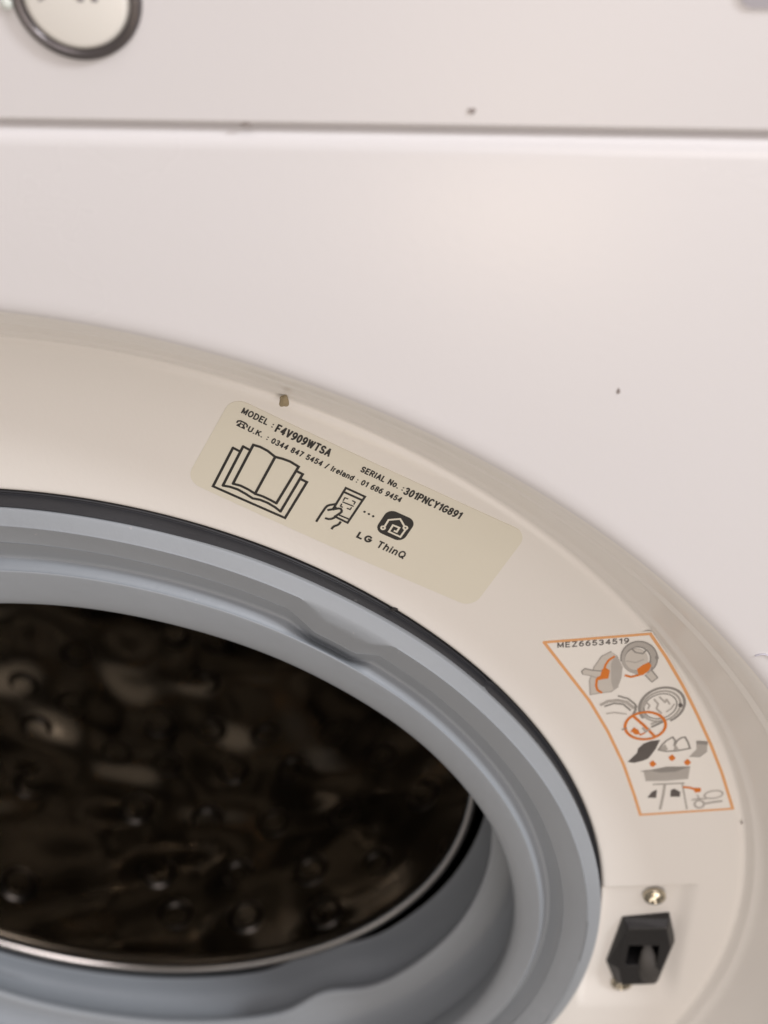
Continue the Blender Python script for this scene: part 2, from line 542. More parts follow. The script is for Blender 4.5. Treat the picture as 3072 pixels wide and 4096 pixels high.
# ------------------------------------------------------------------ control panel button
BX, BZ = 0.3225, 1.812
def disc_lathe(name, prof, mat, parent, cx, cz, seg=64):
    return lathe(name, [(r, y, cx, cz) for r, y in prof], mat, parent, seg)
fy = FY - 0.001
btn = disc_lathe('start_button', [(0.001, fy - .006), (0.050, fy - .006), (0.0545, fy - .005), (0.0565, fy - .001), (0.0565, fy + .004)], 'button', wm, BX, BZ)
disc_lathe('button_ring', smooth_profile([(0.0572, fy + .004), (0.0575, fy - .003), (0.0600, fy - .007), (0.0650, fy - .0075), (0.0690, fy - .004), (0.0705, fy + .004)], 3), 'buttonring', btn, BX, BZ)
def flat_prism(name, pts, y0, y1, mat, parent):
    n = len(pts)
    vs = [(x, y0, z) for x, z in pts] + [(x, y1, z) for x, z in pts]
    fs = [tuple(range(n)), tuple(range(n, 2 * n))] + [(i, (i + 1) % n, n + (i + 1) % n, n + i) for i in range(n)]
    o = mesh_obj(name, vs, fs, mat, parent, smooth=False)
    fix_normals(o)
    return o
flat_prism('play_mark', [(0.2840, 1.8080), (0.3130, 1.8240), (0.2840, 1.8400)], fy - .0068, fy - .0055, 'glyph', btn)
for bx in (0.3255, 0.3405):
    flat_prism('pause_bar', [(bx, 1.8085), (bx + .006, 1.8085), (bx + .006, 1.8395), (bx, 1.8395)], fy - .0068, fy - .0055, 'glyph', btn)
disc_lathe('clear_bead', [(0.0005, fy - .010), (0.004, fy - .0092), (0.007, fy - .006), (0.008, fy + .002)], 'lens', wm, 0.2475, 1.805, 24)  # small clear bead at the left of the start button
def rrect(cx, cz, w, h, r, n=6):
    out = []
    for sx, sz, a0 in ((1, 1, 0), (-1, 1, 90), (-1, -1, 180), (1, -1, 270)):
        for i in range(n + 1):
            a = math.radians(a0 + 90 * i / n)
            out.append((cx + sx * (w / 2 - r) + r * math.cos(a), cz + sz * (h / 2 - r) + r * math.sin(a)))
    return out
flat_prism('touch_key', rrect(1.052, 1.852, 0.098, 0.092, 0.016), fy - .0030, fy + .002, 'glyphlight', wm) if 'glyphlight' in M else None

# ------------------------------------------------------------------ printing on curved stickers
class Print:
    """Collects flat shapes in a sticker's own coordinates (thousandths of K) and lays them on the recess ring."""
    def __init__(self, c, ang):
        self.c = c
        self.u = (math.cos(ang), math.sin(ang))
        self.v = (-math.sin(ang), math.cos(ang))
    def at(self, a, b, h):
        x = self.c[0] + (a * self.u[0] + b * self.v[0]) / 1000
        z = self.c[1] + (a * self.u[1] + b * self.v[1]) / 1000
        return (x, ring_y(math.hypot(x, z)) - h / 1000, z)

def arc(cx, cy, rx, ry, a0, a1, n=10):
    return [(cx + rx * math.cos(math.radians(a0 + (a1 - a0) * i / n)), cy + ry * math.sin(math.radians(a0 + (a1 - a0) * i / n))) for i in range(n + 1)]
GLYPHS = {
    ' ': (0.16, []), ':': (0.10, [[(.05, .02), (.05, .07)], [(.05, .55), (.05, .60)]]), '.': (0.10, [[(.05, -.02), (.05, .03)]]), '/': (0.30, [[(0, -.05), (.3, 1.05)]]),
    'M': (0.62, [[(0, 0), (0, 1), (.31, .12), (.62, 1), (.62, 0)]]),
    'O': (0.60, [arc(.30, .5, .30, .5, 0, 360, 22)]), 'Q': (0.66, [arc(.32, .5, .32, .5, 0, 360, 22), [(.40, .22), (.66, -.08)]]),
    'D': (0.54, [[(0, 0), (0, 1), (.22, 1)] + arc(.22, .5, .32, .5, 90, -90)[1:] + [(0, 0)]]),
    'E': (0.46, [[(.46, 0), (0, 0), (0, 1), (.45, 1)], [(0, .52), (.40, .52)]]), 'F': (0.44, [[(0, 0), (0, 1), (.44, 1)], [(0, .52), (.38, .52)]]),
    'L': (0.42, [[(0, 1), (0, 0), (.42, 0)]]), 'T': (0.52, [[(.26, 0), (.26, 1)], [(0, 1), (.52, 1)]]),
    'V': (0.54, [[(0, 1), (.27, 0), (.54, 1)]]), 'W': (0.80, [[(0, 1), (.20, 0), (.40, .95), (.60, 0), (.80, 1)]]),
    'A': (0.56, [[(0, 0), (.28, 1), (.56, 0)], [(.10, .32), (.46, .32)]]), 'U': (0.52, [[(0, 1), (0, .27)] + arc(.26, .27, .26, .27, 180, 360)[1:] + [(.52, 1)]]),
    'K': (0.52, [[(0, 0), (0, 1)], [(.50, 1), (0, .38)], [(.18, .60), (.54, 0)]]), 'I': (0.06, [[(.03, 0), (.03, 1)]]),
    'N': (0.52, [[(0, 0), (0, 1), (.52, 0), (.52, 1)]]), 'R': (0.52, [[(0, 0), (0, 1), (.26, 1)] + arc(.26, .75, .24, .25, 90, -90)[1:] + [(0, .5)], [(.26, .5), (.52, 0)]]),
    'P': (0.48, [[(0, 0), (0, 1), (.24, 1)] + arc(.24, .73, .24, .27, 90, -90)[1:] + [(0, .46)]]),
    'C': (0.52, [arc(.29, .5, .29, .5, 48, 312, 18)]), 'G': (0.58, [arc(.30, .5, .30, .5, 50, 340, 20) + [(.58, .48), (.32, .48)]]),
    'S': (0.50, [arc(.25, .74, .23, .26, 25, 270, 12) + arc(.25, .24, .25, .24, 90, -155, 12)[0:]]), 'Y': (0.52, [[(0, 1), (.26, .45), (.52, 1)], [(.26, .45), (.26, 0)]]),
    'Z': (0.50, [[(0, 1), (.50, 1), (0, 0), (.50, 0)]]),
    '0': (0.46, [arc(.23, .5, .23, .5, 0, 360, 20)]), '1': (0.26, [[(0, .78), (.16, .86), (.24, 1), (.24, 0)]]),
    '3': (0.46, [arc(.22, .75, .20, .25, 155, -90, 12) + arc(.22, .26, .24, .26, 90, -155, 12)[1:]]),
    '4': (0.48, [[(.36, 0), (.36, 1), (0, .28), (.48, .28)]]),
    '5': (0.46, [[(.43, 1), (.08, 1), (.03, .50)] + arc(.22, .32, .24, .32, 120, -150, 12)]),
    '6': (0.46, [arc(.23, .31, .23, .31, 0, 360, 18), arc(.36, .36, .36, .64, 172, 82, 8)]), '9': (0.46, [arc(.23, .69, .23, .31, 0, 360, 18), arc(.10, .64, .36, .64, -8, -98, 8)]),
    '7': (0.44, [[(0, 1), (.44, 1), (.24, .5), (.14, 0)]]),
    '8': (0.46, [arc(.23, .76, .20, .24, 0, 360, 16), arc(.23, .26, .23, .26, 0, 360, 16)]),
    'r': (0.26, [[(0, 0), (0, .72)], [(0, .45)] + arc(.22, .45, .22, .26, 175, 95, 5)]), 'e': (0.44, [[(0, .36), (.44, .36)] + arc(.22, .36, .22, .36, 0, 305, 16)]),
    'l': (0.06, [[(.03, 0), (.03, 1)]]), 'i': (0.06, [[(.03, 0), (.03, .72)], [(.03, .94), (.03, .99)]]),
    'a': (0.42, [arc(.20, .50, .20, .22, 160, 10, 7) + [(.42, .45), (.42, 0)], arc(.20, .20, .20, .20, 75, 345, 12)]),
    'n': (0.40, [[(0, 0), (0, .72)], [(0, .45)] + arc(.20, .50, .20, .22, 170, 0, 8) + [(.40, 0)]]), 'h': (0.40, [[(0, 0), (0, 1)], [(0, .45)] + arc(.20, .50, .20, .22, 170, 0, 8) + [(.40, 0)]]),
    'd': (0.44, [arc(.22, .36, .22, .36, 0, 360, 16), [(.44, 0), (.44, 1)]]), 'o': (0.46, [arc(.23, .36, .23, .36, 0, 360, 18)]),
}

class Shapes:
    def __init__(self, pr, h):
        self.pr, self.h = pr, h
        self.vs, self.fs, self.fm, self.mats = [], [], [], []
        self.layer = 0
    def mi(self, m):
        if m not in self.mats:
            self.mats.append(m)
        return self.mats.index(m)
    def hh(self):
        self.layer += 1
        return self.h + 0.035 * self.layer
    def poly(self, m, pts):
        h = self.hh()
        b = len(self.vs)
        self.vs += [self.pr.at(x, y, h) for x, y in pts]
        self.fs.append(tuple(range(b, b + len(pts))))
        self.fm.append(self.mi(m))
    def line(self, m, w, pts, maxlen=12):
        # break the stroke at sharp corners so that it keeps its width
        for i in range(1, len(pts) - 1):
            ax, ay = pts[i][0] - pts[i - 1][0], pts[i][1] - pts[i - 1][1]
            bx_, by_ = pts[i + 1][0] - pts[i][0], pts[i + 1][1] - pts[i][1]
            d = math.hypot(ax, ay) * math.hypot(bx_, by_)
            if d > 0 and (ax * bx_ + ay * by_) / d < -0.05:
                self.line(m, w, pts[:i + 1], maxlen)
                self.line(m, w, pts[i:], maxlen)
                return
        h = self.hh()
        P = [pts[0]]
        for a, c in zip(pts, pts[1:]):
            d = math.hypot(c[0] - a[0], c[1] - a[1])
            k = max(1, int(d / maxlen))
            P += [(a[0] + (c[0] - a[0]) * i / k, a[1] + (c[1] - a[1]) * i / k) for i in range(1, k + 1)]
        closed = math.hypot(P[0][0] - P[-1][0], P[0][1] - P[-1][1]) < 0.3
        if closed:
            P = P[:-1]
        n = len(P)
        b = len(self.vs)
        for i in range(n):
            p0 = P[i - 1] if (i or closed) else None
            p1 = P[(i + 1) % n] if (i < n - 1 or closed) else None
            def un(a, c):
                d = math.hypot(c[0] - a[0], c[1] - a[1]) or 1
                return ((c[0] - a[0]) / d, (c[1] - a[1]) / d)
            t0 = un(p0, P[i]) if p0 else un(P[i], p1)
            t1 = un(P[i], p1) if p1 else t0
            tx, ty = t0[0] + t1[0], t0[1] + t1[1]
            d = math.hypot(tx, ty) or 1
            nx, ny = -ty / d, tx / d
            cs = max(0.45, -t0[1] * nx + t0[0] * ny)
            ext = (0, 0)
            if not p0:
                ext = (-t1[0] * w * .5 * .6, -t1[1] * w * .5 * .6)
            if not p1:
                ext = (t0[0] * w * .5 * .6, t0[1] * w * .5 * .6)
            o = w / 2 / cs
            x, y = P[i][0] + ext[0], P[i][1] + ext[1]
            self.vs += [self.pr.at(x + nx * o, y + ny * o, h), self.pr.at(x - nx * o, y - ny * o, h)]
        for i in range(n if closed else n - 1):
            j = (i + 1) % n
            self.fs.append((b + 2 * i, b + 2 * i + 1, b + 2 * j + 1, b + 2 * j))
            self.fm.append(self.mi(m))
    def disc(self, m, x, y, r, n=16):
        self.poly(m, [(x + r * math.cos(2 * PI * i / n), y + r * math.sin(2 * PI * i / n)) for i in range(n)])
    def text(self, m, s, x0, x1, y, cap, weight=0.13):
        """Plain grotesque lettering drawn with strokes; fitted between x0 and x1."""
        adv, items = 0.0, []
        for ch in s:
            w, strokes = GLYPHS[ch]
            items.append((adv, strokes))
            adv += w + 0.33
        adv -= 0.33
        h = self.hh()
        layer = self.layer
        sx = (x1 - x0 - weight * cap) / adv
        for a, strokes in items:
            for q in strokes:
                self.layer = layer
                self.line(m, weight * cap, [(x0 + weight * cap / 2 + (a + px) * sx, y + weight * cap / 2 + py * (cap - weight * cap)) for px, py in q], 99)
    def build(self, name, parent):
        return mesh_obj(name, self.vs, self.fs, self.mats, parent, smooth=False, fmat=self.fm)

def sheet(name, pr, rows, mat, parent, h):
    """rows: list of rows of (u, v); top sheet at height h with a thin skirt down to the ring."""
    nr, nc = len(rows), len(rows[0])
    vs = [pr.at(a, b, h) for r in rows for a, b in r]
    fs = [(i * nc + j, i * nc + j + 1, (i + 1) * nc + j + 1, (i + 1) * nc + j) for i in range(nr - 1) for j in range(nc - 1)]
    edge = [(0, j) for j in range(nc)] + [(i, nc - 1) for i in range(1, nr)] + [(nr - 1, j) for j in range(nc - 2, -1, -1)] + [(i, 0) for i in range(nr - 2, 0, -1)]
    b = len(vs)
    vs += [pr.at(*rows[i][j], -0.3) for i, j in edge]
    for k in range(len(edge)):
        k2 = (k + 1) % len(edge)
        fs.append((edge[k][0] * nc + edge[k][1], edge[k2][0] * nc + edge[k2][1], b + k2, b + k))
    o = mesh_obj(name, vs, fs, mat, parent, smooth=False)
    fix_normals(o)
    return o

# information label
LP = Print((0.57135, 0.97725), math.radians(-29.3244))
def label_sheet():
    w, h, r = 244.5, 82.5, 23.0
    us = [-w + r * (1 - math.cos(PI / 2 * i / 8)) for i in range(8)]
    us = us + [-w + r + (2 * w - 2 * r) * i / 44 for i in range(45)] + [-u for u in us[::-1]]
    rows = []
    for k in range(9):
        row = []
        for u in us:
            e = max(0.0, abs(u) - (w - r))
            hv = h - r + math.sqrt(max(0.0, r * r - e * e))
            row.append((u, hv * (1 - 2 * k / 8)))
        rows.append(row)
    return sheet('information_label', LP, rows, 'paper', wm, 0.9)
lab = label_sheet()
lab['label'] = 'cream rounded information label printed in black'
H = 1.25
def text_part(items, name='printed_text', parent=lab, pr=LP):
    s = Shapes(pr, H)
    for it in items:
        s.text(*it)
    return s.build(name, parent)
text_part([('inkgrey', 'MODEL :', -222.5, -172.0, 63.4, 11.2, 0.19), ('ink', 'F4V909WTSA', -167.7, -79.3, 59.4, 14.8, 0.19)])
text_part([('inkgrey', 'U.K. :', -202.1, -169.2, 41.0, 10.0, 0.21), ('inkgrey', '0344 847 5454 / Ireland : 01 686 9454', -164.0, 49.2, 39.5, 10.2, 0.19)])
text_part([('inkgrey', 'SERIAL No. :', -28.8, 42.6, 59.6, 11.0, 0.20), ('ink', '301PNCY1G891', 44.6, 140.8, 55.4, 14.0, 0.19)])
# telephone pictogram
s = Shapes(LP, H)
s.poly('inkgrey', [(-219.5, 41.4), (-206.0, 41.4), (-206.8, 44.6), (-209.8, 48.4), (-215.6, 48.4), (-218.7, 44.6)])
s.line('inkgrey', 2.3, [(-220.6, 46.6), (-220.2, 49.6), (-217, 51.6), (-208.5, 51.6), (-205.3, 49.6), (-204.9, 46.6)], 3)
s.line('inkgrey', 1.4, [(-215.6, 48.2), (-215.6, 50.2)]); s.line('inkgrey', 1.4, [(-209.8, 48.2), (-209.8, 50.2)])
s.disc('cream', -212.7, 45.0, 2.1, 12)
s.build('telephone_pictogram', lab)
# manual pictogram
s = Shapes(LP, H)
s.line('ink', 4.0, [(-196.9, 4.2), (-207.3, 4.7), (-204.6, -71.2), (-86.9, -69.2), (-87.3, 4.8), (-97.6, 5.0)])
s.line('ink', 4.0, [(-184.7, 13.6), (-195.5, 14.3), (-192.5, -62.6), (-182.5, -59.4), (-170.8, -57.8), (-157.9, -58.9), (-144.4, -61.2), (-133.8, -58.0), (-121.4, -57.4), (-108.1, -59.1), (-98.0, -62.0), (-98.9, 14.3), (-109.0, 14.6)])
s.line('ink', 4.0, [(-144.5, -51.9), (-157.2, -49.9), (-169.8, -49.6), (-180.9, -52.0), (-183.8, 24.2), (-173.8, 26.0), (-161.2, 25.3), (-147.2, 21.4), (-136.2, 23.9), (-124.6, 25.0), (-110.0, 23.1), (-109.9, -51.5), (-120.6, -50.6), (-132.3, -50.3), (-144.5, -51.9)])
s.line('ink', 4.0, [(-147.2, 21.4), (-144.8, -51.3)])
s.build('manual_pictogram', lab)
# hand with telephone
s = Shapes(LP, H)
s.line('ink', 3.5, [(-31.8, -18.3), (-32.7, 23.9), (-0.9, 23.9), (-1.4, -30.9), (-23.7, -30.0)])
s.line('ink', 3.5, [(-31.4, 16.1), (-2.4, 16.2)]); s.line('ink', 2.6, [(-21.3, -24.5), (-2.3, -23.9)])
for q in ([(-25.6, 2.3), (-26.0, 7.8), (-21.1, 8.0)], [(-13.6, 8.4), (-9.0, 8.2), (-8.9, 3.8)], [(-9.2, -3.3), (-9.3, -7.4), (-14.2, -7.6)], [(-24.9, -4.4), (-24.7, -9.0), (-21.2, -9.2)], [(-25.2, -0.6), (-7.9, 0.3)]):
    s.line('ink', 1.9, q, 4)
for q in ([(-43.3, -51.1), (-43.2, -36), (-42.8, -22.1), (-41.8, -18.0), (-39.5, -15.0), (-36, -12), (-32.4, -9.0)],
          [(-37.5, -24.3), (-31.7, -19.3), (-24.9, -13.9), (-21.8, -13.0), (-19.4, -14.9), (-18.4, -17.4), (-19.0, -19.9), (-21.5, -25.7), (-22.7, -31.5), (-25.6, -36.2), (-29.5, -38.8), (-33.8, -39.6)],
          [(-30.9, -19.6), (-29.5, -14.2)], [(-11.3, -34.7), (-11.4, -38.5), (-12.6, -41.8), (-15.6, -45.5), (-16.9, -49), (-17.0, -52.0)]):
    s.line('ink', 3.5, q, 4)
s.build('hand_pictogram', lab)
s = Shapes(LP, H)
for x, y in ((11.3, -0.7), (18.9, -1.1), (26.4, -1.5)):
    s.disc('ink', x, y, 1.9)
s.build('printed_dots', lab)
# app badge
s = Shapes(LP, H)
s.poly('ink', rrect(63.5, -0.6, 47.4, 46.0, 13.0, 8))
for q in ([(50.0, -9.0), (49.6, 3.9), (63.7, 13.9), (76.2, 4.9)], [(80.2, 0.6), (80.0, -15.2), (60.2, -15.0), (59.9, -1.4), (70.4, -1.0), (70.7, -9.6), (66.7, -9.7)]):
    s.line('cream', 3.0, q)
for x, y in ((49.2, -13.0), (78.4, 3.4)):
    s.disc('cream', x, y, 4.3)
    s.disc('ink', x, y, 1.5)
s.build('badge', lab)
text_part([('ink', 'LG', 21.7, 45.8, -48.8, 13.0, 0.24), ('ink', 'ThinQ', 56.2, 104.0, -50.0, 13.8, 0.18)])

# warning sticker
SP = Print((1.0347, 0.5068), 0.0)
PICTURES=[
[('poly','G0',[(-68.7,182.7),(-58.3,174.1),(-47.7,148.5),(-48.3,124.6),(-52.9,103.9),(-62.1,93.7),(-81.9,90.8),(-95.5,87.7),(-98.8,119.2),(-93.4,149.8),(-82.7,173.1)]),
 ('poly','G1',[(-58.3,174.1),(-47.7,148.5),(-47.5,124.6),(-51.7,104.6),(-58.6,97.1),(-63.9,118.1),(-66.7,155.8),(-64,169.2)]),
 ('line','G1',3,[(-68.7,182.7),(-82.7,173.1),(-93.4,149.8),(-98.8,119.2),(-95.5,87.7),(-81.9,90.8),(-62.1,93.7),(-51.7,104.6)]),
 ('line','OR',5,[(-63,171.9),(-71,164.4),(-75.2,154.4),(-77.4,140.8)]),
 ('poly','OR',[(-81.7,142),(-76,148.6),(-67.6,141.6),(-68.8,123.5),(-76.7,122.7),(-86.9,119.8),(-89.3,125.8),(-81.7,130.7)]),
 ('line','OR',5,[(-87.3,121.6),(-87.4,108.4),(-84.4,97.9),(-77.5,92.1)]),
 ('poly','G0',[(-112.2,142.8),(-107.5,146.8),(-95.3,142.4),(-80.8,139.9),(-83.2,130.7),(-99.6,132.2),(-110.9,134.9)]),
 ('line','G2',2.5,[(-110.9,134.9),(-113,140.8),(-108,146.8),(-95.3,142.4),(-80.4,140.6)]),
 ('line','G1',2.5,[(-110.9,134.3),(-99.6,131.6),(-88,125.7)]),
 ('line','G1',11,[(1.7,166.7),(1.7,159.8),(0.5,153.2),(-1.9,147.4),(-5.4,142.5),(-9.8,138.9),(-14.8,136.7),(-20.2,136.1),(-25.8,137.1),(-31.2,139.6),(-36.2,143.4),(-40.6,148.5),(-44,154.5),(-46.3,161.2),(-47.5,168.1),(-47.4,175),(-46.1,181.4),(-43.7,187.2),(-40.2,191.9),(-35.9,195.4),(-30.9,197.5),(-25.5,198.1),(-20,197.2),(-14.7,194.8),(-9.7,191.1),(-5.4,186.1),(-2,180.2),(0.4,173.6),(1.7,166.7)]),
 ('line','G2',3,[(-51,161.9),(-51.9,167.5),(-52,173.2),(-51.5,178.7),(-50.3,183.8),(-48.4,188.6),(-45.9,192.9),(-42.9,196.5),(-39.4,199.5),(-35.5,201.6),(-31.3,203),(-26.9,203.4),(-22.4,203.1),(-17.9,201.8),(-13.6,199.8),(-9.4,196.9),(-5.6,193.4),(-2.2,189.2),(0.8,184.4),(3.1,179.3),(4.9,173.8),(5.9,168.2),(6.3,162.5),(6,156.9),(4.9,151.6),(3.2,146.6),(0.8,142.2),(-2.1,138.3),(-5.6,135.1)]),
 ('line','G2',3,[(-4.4,165.9),(-4.4,160.2),(-5.4,154.8),(-7.3,149.9),(-10.2,145.9),(-13.8,142.9),(-17.9,141.1),(-22.3,140.6),(-26.9,141.4),(-31.4,143.5),(-35.5,146.7),(-39,150.8),(-41.8,155.8),(-43.7,161.3),(-44.7,167),(-44.7,172.7),(-43.6,178),(-41.6,182.8),(-38.7,186.7),(-35.2,189.6),(-31.1,191.4),(-26.7,191.9),(-22.2,191.1),(-17.8,189.2),(-13.7,186),(-10.2,181.9),(-7.4,177),(-5.4,171.6),(-4.4,165.9)]),
 ('poly','G0',[(-8.4,164.3),(-8.4,159),(-9.3,154.1),(-11.1,149.6),(-13.7,145.9),(-17,143.2),(-20.8,141.5),(-24.8,141),(-29,141.8),(-33.1,143.6),(-36.9,146.6),(-40.1,150.5),(-42.7,155),(-44.4,160.1),(-45.3,165.4),(-45.3,170.6),(-44.3,175.5),(-42.5,179.9),(-39.9,183.5),(-36.6,186.2),(-32.9,187.8),(-28.8,188.3),(-24.7,187.6),(-20.7,185.8),(-17,182.9),(-13.7,179.1),(-11.1,174.6),(-9.3,169.6)]),
 ('line','G2',3.5,[(-36.1,187.8),(-29.4,180),(-18.1,177.3),(-13.1,184.5)]),
 ('line','G1',3,[(-42.6,161.9),(-27.5,158.1),(-15.8,164.5)]),
 ('poly','OR',[(-24.3,143.7),(-16,152.7),(-6.6,158.2),(-1.8,151.2),(-5,139.8),(-14,129.7),(-21.7,133.4)]),
 ('line','OR',5,[(-41.7,129.9),(-32.3,126.2),(-17.8,131.2)]),
 ('poly','G0',[(-9.8,129.6),(-1.8,139.7),(10.1,123.5),(2.3,114)]),
 ('line','G2',2.5,[(-9.8,129.6),(2.3,114),(10.6,123.5),(-0,139.6),(-0.7,147.1)]),
 ('poly','G2',[(8.2,168.2),(8,165.8),(7.1,164.1),(5.6,163.6),(4.1,164.2),(2.9,166),(2.3,168.4),(2.4,170.7),(3.4,172.4),(4.8,173),(6.3,172.3),(7.5,170.6)])],
[('line','G2',6,[(-4.7,31),(-8.3,36.9),(-10.9,43.5),(-12.5,50.5),(-13,57.7),(-12.3,64.9),(-10.6,71.9),(-7.8,78.5),(-4.1,84.5),(0.4,89.7),(5.7,94),(11.4,97.2),(17.5,99.2),(23.8,100.1),(30.1,99.7),(36.3,98.1),(42,95.3),(47.2,91.4),(51.7,86.5),(55.3,80.8),(58.1,74.3),(59.8,67.4),(60.4,60.2),(59.8,53),(58.2,45.9),(55.6,39.1),(51.9,33),(47.4,27.6),(42.1,23.2)]),
 ('line','G1',5,[(52,70.3),(53.6,62.7),(53.7,54.8),(52.3,47),(49.3,39.7),(45,33.2),(39.6,27.9),(33.2,24.1),(26.4,21.9),(19.3,21.6),(12.4,23),(6,26.2),(0.5,30.9),(-3.9,37),(-6.9,44),(-8.5,51.7),(-8.5,59.6),(-6.9,67.3),(-3.9,74.5),(0.5,80.9),(5.9,86),(12.2,89.7),(18.9,91.8),(25.9,92.1),(32.7,90.8),(39,87.7),(44.4,83.1),(48.9,77.3),(52,70.3)]),
 ('line','G2',3,[(46.6,68.5),(47.9,62.3),(47.9,55.8),(46.6,49.3),(44,43.2),(40.2,37.8),(35.5,33.3),(30.1,30.1),(24.2,28.2),(18.1,27.8),(12.3,28.9),(6.9,31.4),(2.2,35.2),(-1.5,40.1),(-4,45.9),(-5.3,52.2),(-5.2,58.7),(-3.8,65.2),(-1.1,71.2),(2.7,76.5),(7.4,80.8),(12.8,84),(18.6,85.8),(24.5,86.2),(30.3,85.2),(35.7,82.7),(40.3,79),(44,74.2),(46.6,68.5)]),
 ('line','G1',4,[(-6.3,56.4),(-2.2,67),(3.5,59.7),(1.6,52.5)]),
 ('line','G1',4,[(9.7,73.7),(17,62.8),(15.5,52.1),(24.2,40.9)]),
 ('line','G1',4,[(18.1,78.8),(28.1,66),(29.9,73),(36,62.1)]),
 ('line','G1',3,[(32.7,44.2),(39.6,51.2),(43.6,61.9)]),
 ('poly','G3',[(57.5,58.9),(57.3,56.3),(56.2,54.5),(54.5,53.9),(52.6,54.7),(51.2,56.6),(50.4,59.1),(50.6,61.6),(51.7,63.4),(53.4,64),(55.3,63.3),(56.8,61.4)]),
 ('line','G1',7,[(-76.3,64.1),(-65.5,71.6),(-50.6,73.6),(-35.1,68.8),(-22.6,55.2)]),
 ('line','G2',4,[(-69.7,60.3),(-55.1,67),(-39.7,64),(-27.2,49.9)]),
 ('line','G2',4,[(-49.3,83.5),(-33.2,76.9),(-20.9,64.1),(-17.7,56.8)]),
 ('line','G2',5,[(-19.3,60.4),(-18.9,49.7),(-21.4,40.7)]),
 ('line','G1',2.5,[(-66,43.3),(-53.5,45.4),(-32.9,41.1)]),
 ('line','G1',4,[(31.9,26.1),(19.7,21),(10,15.9)]),
 ('line','G2',5,[(31,22.4),(20.3,14.8),(11.9,9.2)]),
 ('line','OR',6,[(33.9,15.5),(34.2,8.2),(32.8,1.1),(29.8,-5.5),(25.3,-11.2),(19.5,-15.7),(12.8,-18.8),(5.5,-20.3),(-2.1,-20.1),(-9.6,-18.3),(-16.5,-15),(-22.6,-10.2),(-27.4,-4.4),(-30.9,2.3),(-32.7,9.5),(-32.9,16.8),(-31.4,23.8),(-28.3,30.3),(-23.8,35.8),(-18.1,40.2),(-11.4,43.2),(-4.2,44.7),(3.3,44.6),(10.6,42.8),(17.5,39.6),(23.5,35),(28.4,29.3),(31.9,22.7),(33.9,15.5)]),
 ('line','OR',6,[(-20.1,34.5),(-2.6,14.5),(18.3,-13.4)]),
 ('poly','OR',[(-8.4,-5.7),(-10,-7.9),(-12.8,-8.3),(-15.9,-6.7),(-18.5,-3.6),(-19.9,0.2),(-19.8,3.7),(-18.1,5.9),(-15.4,6.3),(-12.3,4.7),(-9.7,1.6),(-8.2,-2.2)]),
 ('line','OR',3,[(-21.7,-1.4),(-17.4,7.6),(-5.7,-9.5),(1.6,-4.2)]),
 ('line','G1',4,[(-3.3,7.1),(2.7,-2.4),(8.4,4.9)]),
 ('line','G2',3,[(-37.1,4.7),(-30.2,8.1)])],
[('poly','G3',[(-21.3,-75.9),(-15.1,-66),(-7.5,-54),(-6.6,-43.4),(1.4,-31.6),(13.7,-25.2),(28.5,-23.5),(23.3,-44.6),(18,-57.8),(12.5,-69.1),(2.6,-74.5),(-10.1,-79)]),
 ('line','G2',4,[(28.6,-46.7),(33.9,-33.6),(39.5,-25.5),(49,-17.2),(54.1,-26.8),(53.8,-38.9),(57.6,-26.2),(63.4,-19.6),(69.6,-18),(76.2,-31.5),(81,-46.9)]),
 ('line','G2',4,[(27.5,-47.8),(42.1,-52.2),(57.7,-51.7),(81.7,-46.2)]),
 ('poly','G1',[(29.9,-46.4),(37.7,-33.7),(44.3,-47.3),(38.1,-50.5)]),
 ('poly','G1',[(53.6,-49.6),(54.9,-34.4),(62.4,-47.7)]),
 ('poly','G1',[(89.5,-28.2),(108.7,-30.9),(110.3,-53.9),(99.6,-67.7),(82.6,-66.2),(92.4,-49.3)]),
 ('poly','G2',[(89.5,-27.5),(109.1,-30.2),(109.6,-38.5),(90.4,-35.8)]),
 ('line','G2',2,[(110.3,-53.9),(99.6,-67.7),(82.6,-66.2)]),
 ('poly','OR',[(15.7,-80.5),(21.3,-73.7),(27.9,-83.3),(23.3,-90.2),(18.4,-87.6)]),
 ('poly','OR',[(46.9,-66.6),(52.5,-59.9),(59.2,-69.5),(54.7,-76.3),(49.7,-73.7)]),
 ('poly','OR',[(74.3,-79),(79.8,-72.3),(86.6,-81.9),(82.1,-88.8),(77.1,-86.2)]),
 ('poly','G1',[(7.4,-98.9),(86,-93.6),(86.1,-123.4),(49.5,-127),(13.7,-126.2)]),
 ('poly','G2',[(17.9,-99.4),(46.1,-92.7),(79.9,-95),(63,-103.7),(36.8,-105.3)]),
 ('line','G2',2,[(3.6,-101.1),(20.5,-98.7),(46,-91.9),(86,-92.9)])],
[('line','G1',5,[(27.8,-135.7),(46.4,-135.7),(79.9,-134.8)]),
 ('line','G1',6,[(47.4,-137.7),(47.3,-164.2),(45.6,-202.2)]),
 ('line','G1',4,[(77.5,-137.1),(84,-165.9),(92.7,-204.5)]),
 ('poly','G3',[(20.4,-170.3),(27,-155.1),(35.2,-149.7),(35.7,-171.8)]),
 ('poly','G3',[(59.4,-152.5),(64.9,-148.6),(76.5,-158.1),(76.7,-170.5),(60.1,-169.7)]),
 ('line','OR',6,[(81,-145.3),(91.3,-147),(99.7,-151.1)]),
 ('poly','OR',[(96.7,-148.1),(110.6,-148.7),(111.8,-159),(102.1,-160.6)]),
